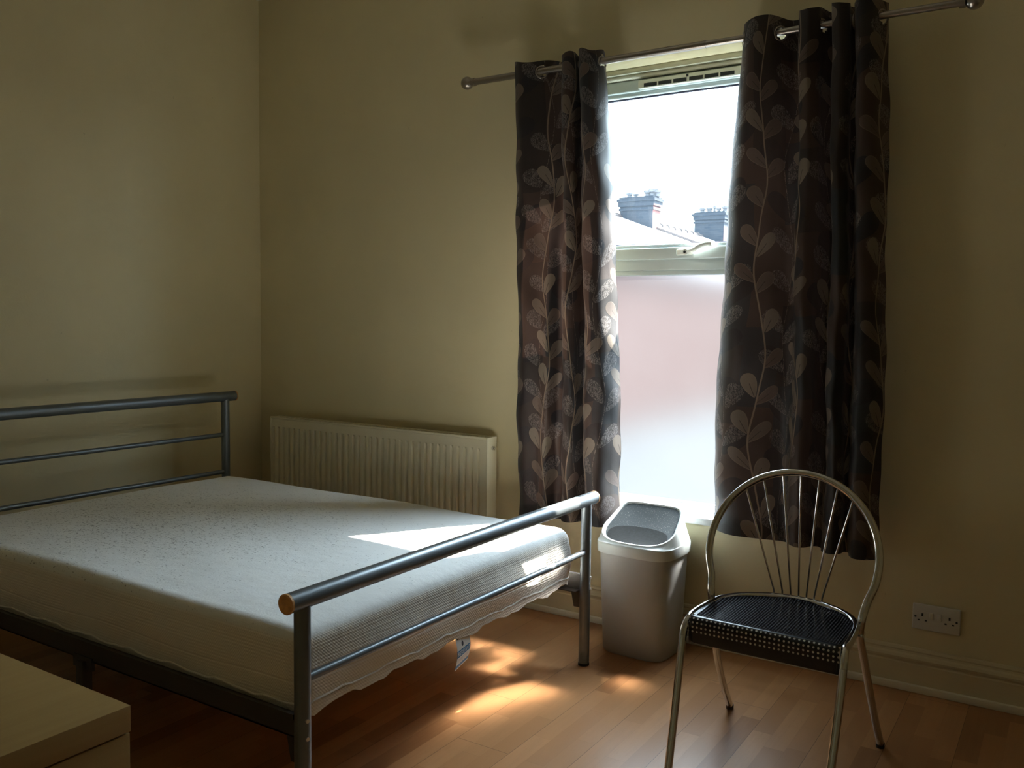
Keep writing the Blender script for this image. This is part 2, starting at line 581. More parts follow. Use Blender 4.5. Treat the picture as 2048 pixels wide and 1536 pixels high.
def obj(name, bm, mat, parent=None, smooth=True, auto=40, recalc=True):
    me = bpy.data.meshes.new(name)
    if recalc: bmesh.ops.recalc_face_normals(bm, faces=bm.faces)
    bm.to_mesh(me); bm.free()
    for p in me.polygons: p.use_smooth = smooth
    if smooth and auto:
        me.set_sharp_from_angle(angle=math.radians(auto))
    me.materials.append(mat)
    o = bpy.data.objects.new(name, me)
    COL.objects.link(o)
    if parent is not None: o.parent = parent
    return o


def B(): return bmesh.new()


def thing(name, label, cat, loc=(0, 0, 0), rz=0.0):
    o = bpy.data.objects.new(name, None); COL.objects.link(o)
    o.location = loc; o.rotation_euler = (0, 0, rz); o.empty_display_size = 0.1
    o['label'] = label; o['category'] = cat
    return o


def tag(o, label, cat):
    o['label'] = label; o['category'] = cat; return o


def struct(o, label, cat):
    o['kind'] = 'structure'; o['label'] = label; o['category'] = cat; return o


# ------------------------------------------------------------------ room shell
XR, YB, ZC = 4.75, -4.7, 3.045
WX0, WX1, WZ0, WZ1 = 1.93, 3.00, 0.50, 2.425     # window opening
WT = 0.30

bm = B(); box(bm, -0.2, XR + 0.2, YB - 0.2, WT, -0.12, 0.0)
struct(obj('floor', bm, M_FLOOR, smooth=False), 'orange beech strip laminate floor of the bedroom', 'floor')
bm = B(); box(bm, -0.2, XR + 0.2, YB - 0.2, WT, ZC, ZC + 0.12)
struct(obj('ceiling', bm, M_CEIL, smooth=False), 'plain pale ceiling, just touching the top of the room corner', 'ceiling')
bm = B()
box(bm, -0.2, WX0, 0, WT, 0, ZC); box(bm, WX1, XR + 0.2, 0, WT, 0, ZC)
box(bm, WX0, WX1, 0, WT, 0, WZ0); box(bm, WX0, WX1, 0, WT, WZ1, ZC)
struct(obj('wall_back', bm, M_WALL, smooth=False), 'cream painted wall that holds the window and the radiator', 'wall')
bm = B(); box(bm, -0.2, 0, YB - 0.2, 0, 0, ZC)
struct(obj('wall_left', bm, M_WALL, smooth=False), 'cream painted side wall behind the headboard, with small marks', 'wall')
bm = B(); box(bm, XR, XR + 0.2, YB - 0.2, 0, 0, ZC)
struct(obj('wall_right', bm, M_WALL, smooth=False), 'cream painted wall to the right, out of the picture', 'wall')
bm = B(); box(bm, 0, XR, YB - 0.2, YB, 0, ZC)
struct(obj('wall_front', bm, M_WALL, smooth=False), 'cream painted wall behind the viewer, out of the picture', 'wall')


def skirting(name, p0, p1, label):
    # profile in (depth from the wall, height)
    prof = [(0, 0), (0.020, 0), (0.020, 0.096), (0.016, 0.100), (0.016, 0.104), (0.022, 0.110), (0.024, 0.118), (0.020, 0.127),
            (0.012, 0.132), (0.010, 0.138), (0.012, 0.144), (0.008, 0.152), (0, 0.155)]
    p0 = Vector(p0); p1 = Vector(p1); d = (p1 - p0).normalized(); nin = Vector((d.y, -d.x, 0))
    bm = B()
    rings = [[p + nin * a + Vector((0, 0, b)) for a, b in prof] for p in (p0, p1)]
    loft(bm, rings, True, True)
    return struct(obj(name, bm, M_SKIRT, auto=20), label, 'skirting board')
skirting('baseboard_back', (0, 0, 0), (XR, 0, 0), 'cream moulded skirting board under the window wall')
skirting('baseboard_left', (0, YB, 0), (0, 0, 0), 'cream moulded skirting board along the headboard wall')
skirting('baseboard_right', (XR, 0, 0), (XR, YB, 0), 'cream moulded skirting board on the right wall, out of the picture')
bm = B(); box(bm, 0.02, XR - 0.02, -0.038, -0.020, 0.0, 0.026, 0.003)
struct(obj('trim_1', bm, M_STRIP), 'pale flat edging strip between the skirting board and the laminate floor', 'edging strip')

# sill
bm = B(); box(bm, WX0 - 0.02, WX1 + 0.05, -0.035, 0.0, 0.500, 0.528, 0.004); box(bm, WX0, WX1, -0.002, 0.214, 0.502, 0.528)
struct(obj('trim_2', bm, M_SILL), 'white window sill board behind the waste bin', 'window sill')
# timber lining at the head of the opening
bm = B()
box(bm, WX0, WX1, 0.165, 0.214, 2.402, WZ1, 0.003); box(bm, WX0, WX1, 0.180, 0.214, 2.384, 2.404, 0.010, 4)
struct(obj('trim_3', bm, M_TRIMW), 'cream timber moulding across the head of the window recess', 'window lining')

# window
win = bpy.data.objects.new('window_1', None); COL.objects.link(win)
WS = 1.037                                        # the frame stands at the outer side of the wall
win.location = (3.886 * (1 - WS), 0.13, 1.32 * (1 - WS)); win.scale = (WS, 1, WS)
WX0, WX1 = [(v - win.location.x) / WS for v in (WX0, WX1)]
struct(win, 'white plastic framed window with clear upper sash and frosted lower pane', 'window')
FY0, FY1 = 0.085, 0.145
bm = B()
fz0, fz1 = 0.494, 2.382
box(bm, WX0, WX0 + 0.055, FY0, FY1, fz0, fz1, 0.004); box(bm, WX1 - 0.055, WX1, FY0, FY1, fz0, fz1, 0.004)
box(bm, WX0 + 0.05, WX1 - 0.05, FY0, FY1, 2.330, fz1, 0.004)
box(bm, WX0 + 0.05, WX1 - 0.05, FY0, FY1, fz0, fz0 + 0.045, 0.004)
box(bm, WX0 + 0.05, WX1 - 0.05, FY0, FY1, 1.538, 1.598, 0.004)
obj('window_frame', bm, M_UPVC, win)
bm = B()                                          # glazing beads of the fixed lower pane
z0, z1 = fz0 + 0.045, 1.538
box(bm, WX0 + 0.055, WX1 - 0.055, 0.092, 0.128, z1 - 0.020, z1 + 0.001, 0.005)
box(bm, WX0 + 0.055, WX1 - 0.055, 0.092, 0.128, z0 - 0.001, z0 + 0.020, 0.005)
box(bm, WX0 + 0.054, WX0 + 0.074, 0.092, 0.128, z0, z1, 0.005); box(bm, WX1 - 0.074, WX1 - 0.054, 0.092, 0.128, z0, z1, 0.005)
obj('glazing_bead', bm, M_UPVC, win)
# top-hung sash
SY0, SY1 = 0.072, 0.130
sz0, sz1 = 1.584, 2.345
sash_bm = B()
box(sash_bm, WX0 + 0.035, WX1 - 0.035, SY0, SY1, sz1 - 0.050, sz1, 0.006, 3); box(sash_bm, WX0 + 0.035, WX1 - 0.035, SY0, SY1, sz0, sz0 + 0.050, 0.006, 3)
box(sash_bm, WX0 + 0.035, WX0 + 0.085, SY0, SY1, sz0 + 0.04, sz1 - 0.04, 0.006, 3); box(sash_bm, WX1 - 0.085, WX1 - 0.035, SY0, SY1, sz0 + 0.04, sz1 - 0.04, 0.006, 3)
box(sash_bm, WX0 + 0.08, WX1 - 0.08, 0.084, 0.118, sz1 - 0.068, sz1 - 0.048, 0.006, 3); box(sash_bm, WX0 + 0.08, WX1 - 0.08, 0.084, 0.118, sz0 + 0.048, sz0 + 0.066, 0.006, 3)
sash = obj('sash', sash_bm, M_UPVC, win)
bm = B(); box(bm, WX0 + 0.08, WX1 - 0.08, 0.098, 0.110, sz1 - 0.074, sz1 - 0.067); obj('gasket', bm, M_GASKET, sash)
bm = B(); box(bm, WX0 + 0.08, WX1 - 0.08, 0.098, 0.110, sz0 + 0.065, sz0 + 0.070)
obj('gasket', bm, M_GASKET, sash)
bm = B(); box(bm, WX0 + 0.075, WX1 - 0.075, 0.1035, 0.1045, sz0 + 0.05, sz1 - 0.05)
# single sheet pane
bm.free(); bm = B()
def sheet(bm, x0, x1, y, z0, z1):
    v = [bm.verts.new(p) for p in ((x0, y, z0), (x0, y, z1), (x1, y, z1), (x1, y, z0))]   # faces outwards
    f = bm.faces.new(v); return f
sheet(bm, WX0 + 0.078, WX1 - 0.078, 0.104, sz0 + 0.045, sz1 - 0.045)
o = obj('clear_pane', bm, M_GLASS, win, smooth=False, recalc=False)
o['label'] = 'clear slightly dusty upper pane'
bm = B(); sheet(bm, WX0 + 0.06, WX1 - 0.06, 0.112, z0 - 0.01, z1 + 0.01)
me_f = obj('frosted_pane', bm, M_FROST, win, smooth=False, recalc=False)
me_f['label'] = 'frosted lower pane'
# handle (espagnolette) on the bottom rail of the sash
hb = B()
hx, hz = 2.480, sz0 + 0.027
box(hb, hx - 0.034, hx + 0.038, SY0 - 0.014, SY0, hz - 0.013, hz + 0.013, 0.006, 3)
handle = obj('handle_base', hb, M_VENT, sash)
hb = B()
pts = catmull([(hx + 0.015, SY0 - 0.020, hz), (hx + 0.045, SY0 - 0.030, hz + 0.006), (hx + 0.075, SY0 - 0.034, hz + 0.021), (hx + 0.105, SY0 - 0.034, hz + 0.029), (hx + 0.128, SY0 - 0.034, hz + 0.029)], 6)
tube(hb, pts, [0.011] + [0.0095] * (len(pts) - 2) + [0.008], 14)
cyl(hb, (hx + 0.012, SY0 - 0.010, hz), (hx + 0.012, SY0 - 0.030, hz), 0.012, 20)
obj('handle_lever', hb, M_VENT, sash)
bm = B(); cyl(bm, (hx + 0.010, SY0 - 0.0285, hz - 0.001), (hx + 0.010, SY0 - 0.0315, hz - 0.001), 0.0055, 16)
obj('key_hole', bm, M_DARK, sash)
# trickle vent at the sash head
vent_bm = B()
vx0, vx1, vz = 2.258, 2.700, sz1 - 0.022
box(vent_bm, vx0, vx1, SY0 - 0.020, SY0, vz - 0.024, vz + 0.012, 0.004)
vent = obj('trickle_vent', vent_bm, M_VENT, win)
for k in range(6):
    a = vx0 + 0.028 + k * 0.0655 + (0.004 if k > 2 else 0)
    bm = B(); box(bm, a, a + 0.058, SY0 - 0.0212, SY0 - 0.019, vz - 0.019, vz - 0.004)
    obj('vent_slot', bm, M_DARK, vent)
bm = B(); box(bm, (vx0 + vx1) / 2 - 0.006, (vx0 + vx1) / 2 + 0.004, SY0 - 0.0212, SY0 - 0.019, vz - 0.002, vz + 0.009)
obj('vent_slider', bm, M_DARK, vent)

# ------------------------------------------------------------------ radiator on the back wall
rad = thing('radiator', 'cream ribbed panel radiator on the wall below and left of the curtain, beside the bed', 'radiator', (0.9, -0.07, 0.17))
RX0, RX1, RZ0, RZ1 = 0.19 - 0.9, 1.615 - 0.9, 0.0, 0.605
yf = -0.035
bm = B()
nf = 36; pitch = (RX1 - RX0 - 0.03) / nf
zs = [RZ0, RZ0 + 0.040, RZ0 + 0.055, RZ1 - 0.062, RZ1 - 0.046, RZ1 - 0.006, RZ1]
am = [0, 0, 1, 1, 0, 0, 0]
xs = []
for k in range(nf):
    x = RX0 + 0.015 + k * pitch
    for t, dpt in ((0.0, 0.0), (0.12, 0.012), (0.20, 0.013), (0.30, 0.013), (0.42, 0.0), (0.70, -0.002)):
        xs.append((x + t * pitch, dpt))
xs = [(RX0, 0), ] + xs + [(RX1, 0)]
grid = [[bm.verts.new((x, yf + d * a + (0.006 if zi in (0, len(zs) - 1) else 0), z)) for (x, d) in xs] for zi, (z, a) in enumerate(zip(zs, am))]
for a, b in zip(grid, grid[1:]):
    for k in range(len(xs) - 1): bm.faces.new((a[k], a[k + 1], b[k + 1], b[k]))
obj('ribbed_panel', bm, M_RAD, rad, auto=25)
bm = B(); box(bm, RX0, RX1, 0.022, 0.034, RZ0, RZ1, 0.003); obj('rear_panel', bm, M_RAD, rad)
for sx in (RX0 - 0.004, RX1 - 0.004):
    bm = B(); box(bm, sx, sx + 0.010, yf - 0.002, 0.040, RZ0 + 0.01, RZ1 + 0.006, 0.003); obj('side_panel', bm, M_RAD, rad)
bm = B()
box(bm, RX0, RX1, yf - 0.001, yf + 0.010, RZ1 - 0.004, RZ1 + 0.006, 0.002); box(bm, RX0, RX1, 0.026, 0.040, RZ1 - 0.002, RZ1 + 0.006, 0.002)
for k in range(40):
    x = RX0 + 0.02 + k * (RX1 - RX0 - 0.04) / 39
    box(bm, x - 0.003, x + 0.003, yf + 0.008, 0.028, RZ1 - 0.002, RZ1 + 0.003)
obj('top_grille', bm, M_RAD, rad)
bm = B()
cyl(bm, (RX1, 0.004, RZ1 - 0.045), (RX1 + 0.016, 0.004, RZ1 - 0.045), 0.010, 18); cyl(bm, (RX1 + 0.014, 0.004, RZ1 - 0.045), (RX1 + 0.024, 0.004, RZ1 - 0.045), 0.005, 12)
o = obj('bleed_valve', bm, M_CHROME, rad); o['label'] = 'small chrome bleed valve'
for x in (RX0 + 0.25, RX1 - 0.25):
    bm = B(); box(bm, x - 0.02, x + 0.02, 0.030, 0.0695, 0.12, 0.50)
    obj('wall_bracket', bm, M_BEDDARK, rad)
for x in (RX0 - 0.03, RX1 + 0.03):
    bm = B()
    tube(bm, catmull([(x + (0.05 if x < 0 else -0.05), 0.0, 0.04), (x, 0.0, 0.04), (x, 0.0, 0.0), (x, 0.0, -0.168)], 5), 0.0075, 12)
    obj('pipe', bm, M_RAD, rad)

# ------------------------------------------------------------------ curtain rod
RY, RZ = -0.12, 2.383
rod = thing('curtain_rod', 'brushed metal curtain rod with ball finials above the window', 'curtain rod', (2.52, RY, RZ))
bm = B(); cyl(bm, (1.535 - 2.52, 0, 0), (2.62 - 2.52, 0, 0), 0.0145, 24); cyl(bm, (2.60 - 2.52, 0, 0), (3.50 - 2.52, 0, 0), 0.0125, 24)
cyl(bm, (1.523 - 2.52, 0, 0), (1.541 - 2.52, 0, 0), 0.018, 24); cyl(bm, (3.492 - 2.52, 0, 0), (3.510 - 2.52, 0, 0), 0.018, 24)
obj('pole', bm, M_ROD, rod)
for x in (1.497, 3.537):
    bm = B(); ball(bm, (x - 2.52, 0, 0), 0.0285); obj('ball_finial', bm, M_ROD, rod)
for x in (1.80, 3.18):
    bm = B(); cyl(bm, (x - 2.52, 0.119, 0.03), (x - 2.52, 0.111, 0.03), 0.028, 20)
    tube(bm, [(x - 2.52, 0.112, 0.03), (x - 2.52, 0.02, 0.03), (x - 2.52, 0.0, 0.016)], 0.006, 12)
    obj('bracket', bm, M_ROD, rod)

# ------------------------------------------------------------------ curtains
def make_curtain(name, label, top, bot, z_top, zb0, zb1, mat, rings, seed):
    root_loc = (0, 0, 0)
    th = thing(name, label, 'curtain', ((top[0][0] + top[-1][0]) / 2, RY, 0.45))
    ox, oy, oz = th.location
    per = 16
    T = catmull([(x, RY + y, 0) for x, y in top], per)
    Bt = catmull([(x, RY + y, 0) for x, y in bot], per)
    n = len(T)
    # cloth coordinate: arc length of the half-way profile
    mid = [(a + b) / 2 for a, b in zip(T, Bt)]
    U = [0.0]
    for a, b in zip(mid, mid[1:]): U.append(U[-1] + (b - a).length)
    nz = 210
    rnd = random.Random(seed)
    ph = [rnd.uniform(0, 6.28) for _ in range(8)]
    bm = B(); uvl = bm.loops.layers.uv.new('UVMap')
    rows = []
    for j in range(nz):
        t = j / (nz - 1)                          # 0 top .. 1 bottom
        e = 1 - (1 - t) ** 2
        row = []
        for i in range(n):
            p = T[i].lerp(Bt[i], e)
            s = i / (n - 1)
            zb = zb0 + (zb1 - zb0) * s
            zt = z_top + 0.006 * math.sin(s * 40 + ph[0]) - 0.004
            z = zt + (zb - zt) * t
            w = min(1, t * 6)
            p.y += w * (0.0045 * math.sin(z * 9 + s * 17 + ph[1]) + 0.0028 * math.sin(z * 23 + s * 31 + ph[2]))
            p.x += w * (0.0045 * math.sin(z * 7.5 + s * 9 + ph[3]) + 0.002 * math.sin(z * 29 + ph[4] + s * 13))
            # belly between header and hem
            p.y -= 0.012 * math.sin(PI * t)
            row.append(bm.verts.new((p.x - ox, p.y - oy, z - oz)))
        rows.append(row)
    holes = []
    for xr in rings:
        k = min(range(n), key=lambda q: abs(T[q].x - xr[0]) + abs(T[q].y - (RY + xr[1])) * 2)
        holes.append(k)
    L = z_top - (zb0 + zb1) / 2
    arcT = [0.0]
    for a, b in zip(T, T[1:]): arcT.append(arcT[-1] + (b - a).length)
    for j in range(nz - 1):
        zc = z_top - (j + 0.5) / (nz - 1) * L
        for i in range(n - 1):
            skip = False
            if zc > RZ - 0.04:
                for k in holes:
                    if math.hypot(arcT[i] - arcT[k], zc - RZ) < 0.0225: skip = True
            if skip: continue
            f = bm.faces.new((rows[j][i], rows[j][i + 1], rows[j + 1][i + 1], rows[j + 1][i]))
            vs = [(i, j), (i + 1, j), (i + 1, j + 1), (i, j + 1)]
            for lp, (a, b) in zip(f.loops, vs):
                lp[uvl].uv = (U[a], (1 - b / (nz - 1)) * L)
    for v in [v for v in bm.verts if not v.link_faces]: bm.verts.remove(v)
    obj('cloth', bm, mat, th, auto=0)
    for k in holes:
        bm = B()
        tg = (T[min(k + 1, n - 1)] - T[max(k - 1, 0)]).normalized()
        c = Vector((T[k].x - ox, T[k].y - oy, RZ - oz - 0.006))
        pts = [c + tg * (0.0245 * math.cos(a)) + Vector((0, 0, 0.0245 * math.sin(a))) for a in [2 * PI * q / 36 for q in range(36)]]
        tube(bm, pts, 0.0042, 10, closed=True)
        obj('eyelet', bm, M_ROD, th)
    return th

topL = [(1.770, -.030), (1.815, -.045), (1.885, -.004), (1.945, .045), (2.005, .045), (2.020, .0), (2.012, -.045), (2.040, -.062), (2.066, -.030), (2.062, .03), (2.083, .042),
        (2.098, .0), (2.090, -.045), (2.122, -.068), (2.158, -.045), (2.176, .0), (2.172, .035)]
botL = [(1.815, -.025), (1.855, -.045), (1.915, -.035), (1.965, -.045), (1.985, .010), (2.015, .015), (2.035, -.020), (2.070, -.045), (2.095, -.030), (2.110, .01), (2.118, .030),
        (2.135, .01), (2.150, -.035), (2.182, -.066), (2.236, -.062), (2.264, -.010), (2.278, .050)]
make_curtain('curtain', 'dark brown leaf patterned eyelet curtain left of the window, above the radiator end', topL, botL, 2.428, 0.452, 0.468, M_CURT_L,
             [(1.885, 0), (2.020, 0), (2.098, 0), (2.176, 0)], 3)
topR = [(2.748, .070), (2.772, -.010), (2.818, -.052), (2.868, -.034), (2.905, .0), (2.940, .040), (2.985, .040), (2.990, .0), (2.980, -.042), (3.015, -.060), (3.044, -.030), (3.056, .002),
        (3.080, .040), (3.108, .035), (3.100, -.010), (3.094, -.050), (3.126, -.066), (3.150, -.03), (3.142, .030), (3.166, .038), (3.164, -.02), (3.186, -.060), (3.225, -.045), (3.252, -.002), (3.268, .022)]
botR = [(2.676, .074), (2.716, .0), (2.790, -.045), (2.890, -.030), (2.940, -.012), (2.965, -.005), (2.985, -.010), (3.000, -.025), (3.015, -.045), (3.045, -.060), (3.072, -.040), (3.085, -.005),
        (3.105, .012), (3.122, .0), (3.126, -.025), (3.140, -.050), (3.165, -.062), (3.186, -.035), (3.190, .005), (3.206, .008), (3.216, -.025), (3.240, -.055), (3.275, -.050), (3.300, -.025), (3.318, -.010)]
make_curtain('curtain', 'wider dark brown leaf patterned eyelet curtain right of the window, behind the chair', topR, botR, 2.440, 0.510, 0.488, M_CURT_R,
             [(2.769, 0), (2.905, 0), (2.990, 0), (3.056, 0), (3.101, 0), (3.147, 0), (3.165, 0), (3.252, 0)], 11)

# ------------------------------------------------------------------ bed
BX0, BX1, BYF, BYN = 0.278, 2.332, -0.480, -1.945
bed = thing('bed_frame', 'silver grey tubular metal double bed frame under the bare mattress', 'bed frame', ((BX0 + BX1) / 2, (BYF + BYN) / 2, 0))
bx, by = bed.location.x, bed.location.y
def BP(x, y, z): return (x - bx, y - by, z)
for x, zt in ((BX1, 0.642), (BX0, 0.920)):
    nm = 'foot' if x == BX1 else 'head'
    bm = B(); cyl(bm, BP(x, -0.424, zt), BP(x, -1.992, zt), 0.0245, 32)
    rail = obj(nm + '_rail', bm, M_BEDMETAL, bed)
    for y0, y1 in ((-0.424, -0.415), (-1.992, -2.001)):
        bm = B(); tube(bm, [BP(x, y0, zt), BP(x, y0 + (y1 - y0) * .7, zt), BP(x, y1, zt)], [0.0252, 0.0252, 0.022], 32)
        o = obj('end_cap', bm, M_CAPWOOD, rail); o['label'] = 'round wooden end cap'
    for y in (BYF, BYN):
        bm = B(); cyl(bm, BP(x, y, 0.004), BP(x, y, zt - 0.01), 0.0205, 28)
        post = obj('post', bm, M_BEDMETAL, bed)
        bm = B(); cyl(bm, BP(x, y, 0.0), BP(x, y, 0.010), 0.0215, 28); obj('foot_cap', bm, M_RUBBER, post)
        s = -1 if y == BYN else 1
        e = Vector((1, 0.25 * s, 0)).normalized() if x == BX1 else Vector((-1, 0, 0))
        for zz in (0.345, 0.300):
            c = Vector(BP(x, y, zz)) + e * 0.0195
            bm = B(); cyl(bm, c, c + e * 0.005, 0.0052, 10)
            obj('bolt', bm, M_BOLT, post)
    for zz in ((0.442,) if x == BX1 else (0.728, 0.541)):
        bm = B(); cyl(bm, BP(x, BYF - 0.01, zz), BP(x, BYN + 0.01, zz), 0.0112, 20); obj('cross_bar', bm, M_BEDMETAL, bed)
for y, s in ((BYF, -1), (BYN, 1)):
    bm = B()
    a, b = sorted((y, y + s * 0.004)); box(bm, BX0 - bx + 0.02, BX1 - bx - 0.021, a - by, b - by, 0.288, 0.352)
    a, b = sorted((y, y + s * 0.038)); box(bm, BX0 - bx + 0.02, BX1 - bx - 0.021, a - by, b - by, 0.288, 0.292)
    a, b = sorted((y - s * 0.012, y + s * 0.002)); box(bm, BX0 - bx + 0.02, BX1 - bx - 0.021, a - by, b - by, 0.340, 0.352)
    side = obj('side_rail', bm, M_BEDDARK, bed)
    bm = B()
    box(bm, 1.395 - bx, 1.430 - bx, y - by - 0.016, y - by + 0.016, 0.0, 0.288, 0.002)
    box(bm, 1.365 - bx, 1.460 - bx, y - by - 0.005 , y - by + 0.005, 0.262, 0.300)
    obj('centre_leg', bm, M_BEDDARK, bed)
    bm = B()
    v = [Vector(p) for p in ((BX1 - 0.020, y + s * 0.004, 0.288), (BX1 - 0.060, y + s * 0.004, 0.288), (BX1 - 0.046, y + s * 0.004, 0.222), (BX1 - 0.020, y + s * 0.004, 0.222))]
    rings = [[Vector(BP(p.x, p.y + dy, p.z)) for p in v] for dy in (0, 0.004)]
    loft(bm, rings, True, True)
    obj('corner_bracket', bm, M_BEDDARK, bed, smooth=False)
for k in range(11):
    x = BX0 + 0.12 + k * 0.181
    bm = B(); box(bm, x - 0.03 - bx, x + 0.03 - bx, BYN + 0.005 - by, BYF - 0.005 - by, 0.293, 0.309, 0.003)
    obj('slat', bm, M_SLAT, bed)

# mattress (a cover with a knitted border, fitted over the block)
def mattress():
    x0, x1, y0, y1, z0, z1 = 0.325, 2.292, -1.918, -0.512, 0.3095, 0.541
    r = 0.050
    th = thing('mattress', 'bare white double mattress with waffle knit border lying on the metal bed', 'mattress', ((x0 + x1) / 2, (y0 + y1) / 2, z0))
    ox, oy, oz = th.location
    bm = B()
    bmesh.ops.create_cube(bm, size=1.0)
    def ticks(a, b, n): return [a + (b - a) * k / n for k in range(n + 1)]
    bm.free(); bm = B()
    nx, ny, nzn = 130, 120, 24
    import itertools
    cache = {}
    def V(i, j, k):
        key = (i, j, k)
        if key in cache: return cache[key]
        # concentrate grid lines near the edges
        def warp(t): return t
        p = Vector((x0 + (x1 - x0) * i / nx, y0 + (y1 - y0) * j / ny, z0 + (z1 - z0) * k / nzn))
        rx, ry, rt, rb_ = 0.058, 0.038, 0.046, 0.030
        q = Vector((min(max(p.x, x0 + rx), x1 - rx), min(max(p.y, y0 + ry), y1 - ry), min(max(p.z, z0 + rb_), z1 - rt)))
        rz = rt if p.z > q.z else rb_
        d = Vector(((p.x - q.x) / rx, (p.y - q.y) / ry, (p.z - q.z) / rz))
        if d.length > 1e-9:
            m_ = max(abs(d.x), abs(d.y), abs(d.z))
            d = d.normalized() * m_
            p = q + Vector((d.x * rx, d.y * ry, d.z * rz))
        tz = (p.z - z0) / (z1 - z0)
        # sag of the top towards the edges and bulging border
        if tz > 0.6:
            cx = (p.x - (x0 + x1) / 2) / ((x1 - x0) / 2); cy = (p.y - (y0 + y1) / 2) / ((y1 - y0) / 2)
            p.z += 0.004 - 0.006 * cx * cx - 0.005 * cy * cy + 0.0025 * math.sin(p.x * 7 + p.y * 4) * math.sin(p.y * 9)
        if 0.15 < tz < 0.8:
            s = math.sin(PI * (tz - .15) / .65)
            if abs(p.x - x1) < 0.07: p.x += 0.011 * s * (1 + 0.4 * math.sin(p.y * 11))
            if abs(p.y - y0) < 0.07: p.y -= 0.006 * s * (1 + 0.4 * math.sin(p.x * 8))
        v = bm.verts.new(p - Vector((ox, oy, oz)))
        cache[key] = v
        return v
    for i in range(nx):
        for j in range(ny):
            bm.faces.new((V(i, j, nzn), V(i + 1, j, nzn), V(i + 1, j + 1, nzn), V(i, j + 1, nzn)))
            bm.faces.new((V(i, j, 0), V(i, j + 1, 0), V(i + 1, j + 1, 0), V(i + 1, j, 0)))
    for i in range(nx):
        for k in range(nzn):
            bm.faces.new((V(i, 0, k), V(i + 1, 0, k), V(i + 1, 0, k + 1), V(i, 0, k + 1)))
            bm.faces.new((V(i, ny, k), V(i, ny, k + 1), V(i + 1, ny, k + 1), V(i + 1, ny, k)))
    for j in range(ny):
        for k in range(nzn):
            bm.faces.new((V(0, j, k), V(0, j, k + 1), V(0, j + 1, k + 1), V(0, j + 1, k)))
            bm.faces.new((V(nx, j, k), V(nx, j + 1, k), V(nx, j + 1, k + 1), V(nx, j, k + 1)))
    o = obj('cover', bm, M_MATT, th, auto=0)
    # shader works in world-sized coordinates
    o.data.transform(Matrix.Translation((ox, oy, oz))); o.location = (-ox, -oy, -oz)
    # seam piping round the foot of the border, slightly wavy
    def outline(off, z, amp, seed):
        pts = []
        rc = 0.050
        cs = [(x1 - rc, y0 + rc, -90), (x1 - rc, y1 - rc, 0), (x0 + rc, y1 - rc, 90), (x0 + rc, y0 + rc, 180)]
        rnd = random.Random(seed)
        phs = [rnd.uniform(0, 6.28) for _ in range(5)]
        raw = []
        for ci in range(4):
            cx, cy, a0 = cs[ci]
            for q in range(9):
                a = math.radians(a0 + q * 90 / 8)
                raw.append(Vector((cx + (rc + off) * math.cos(a), cy + (rc + off) * math.sin(a), z)))
            nx_, ny_, na = cs[(ci + 1) % 4]
            a = math.radians(a0 + 90)
            e = Vector((nx_ + (rc + off) * math.cos(a), ny_ + (rc + off) * math.sin(a), z))
            s0 = raw[-1]
            m_ = 50 if ci % 2 else 38
            for q in range(1, m_): raw.append(s0.lerp(e, q / m_))
        for p in raw:
            w = amp * (math.sin(p.x * 31 + p.y * 27 + phs[0]) + 0.6 * math.sin(p.x * 67 + p.y * 71 + phs[1]))
            pts.append(Vector((p.x - ox, p.y - oy, p.z + w - oz)))
        return pts
    bm = B(); tube(bm, outline(0.003, 0.352, 0.0035, 5), 0.0032, 8, closed=True)
    obj('piping', bm, M_MATT, th)
    # loose lower hem of the fitted cover
    a = outline(0.0035, 0.350, 0.002, 8); b = outline(0.002, 0.324, 0.0065, 9)
    n = len(a)
    bm = B()
    ra = [bm.verts.new(p) for p in a]; rb = [bm.verts.new(p + Vector((0, 0, 0.002 * math.sin(i * 1.3)))) for i, p in enumerate(b)]
    rc_ = [bm.verts.new(p + Vector((0, 0, -0.0015))) for p in outline(-0.004, 0.324, 0.0065, 9)]
    for i in range(n):
        bm.faces.new((ra[i], ra[(i + 1) % n], rb[(i + 1) % n], rb[i])); bm.faces.new((rb[i], rb[(i + 1) % n], rc_[(i + 1) % n], rc_[i]))
    obj('hem', bm, M_MATT, th)
    # care tag hanging at the foot end
    t0, t1 = -1.262, -1.180
    tag_o = B(); uvl = tag_o.loops.layers.uv.new('UVMap')
    N = 10; cols = []
    for i in range(N + 1):
        s = i / N
        for side_ in (0,):
            pass
    def tp(u, v, back):
        y = t0 + (t1 - t0) * u + 0.004 * math.sin(v * 3)
        x = 2.290 + 0.008 * math.sin(v * 3.2) - 0.010 * u - back * 0.0008
        z = 0.236 + 0.100 * v - 0.012 * (1 - u) + (0.010 * (1 - u) * v)
        return Vector((x - ox, y - oy, z - oz))
    fr = [[tag_o.verts.new(tp(i / N, j / N, 0)) for i in range(N + 1)] for j in range(N + 1)]
    bk = [[tag_o.verts.new(tp(i / N, j / N, 1)) for i in range(N + 1)] for j in range(N + 1)]
    for j in range(N):
        for i in range(N):
            for g, sgn in ((fr, 1), (bk, -1)):
                f = tag_o.faces.new((g[j][i], g[j][i + 1], g[j + 1][i + 1], g[j + 1][i]))
                for lp, (a_, b_) in zip(f.loops, ((i, j), (i + 1, j), (i + 1, j + 1), (i, j + 1))): lp[uvl].uv = (a_ / N, b_ / N)
    tg_obj = obj('care_tag', tag_o, M_TAG, th, auto=0)
    tg_obj['label'] = 'small white and blue care tag reading RESISTANT'
    cu = bpy.data.curves.new('txt', 'FONT'); cu.body = 'RESISTANT'; cu.size = 0.0175; cu.align_x = 'CENTER'; cu.align_y = 'CENTER'; cu.extrude = 0.0003
    to = bpy.data.objects.new('tmp_txt', cu); COL.objects.link(to)
    bpy.context.view_layer.update()
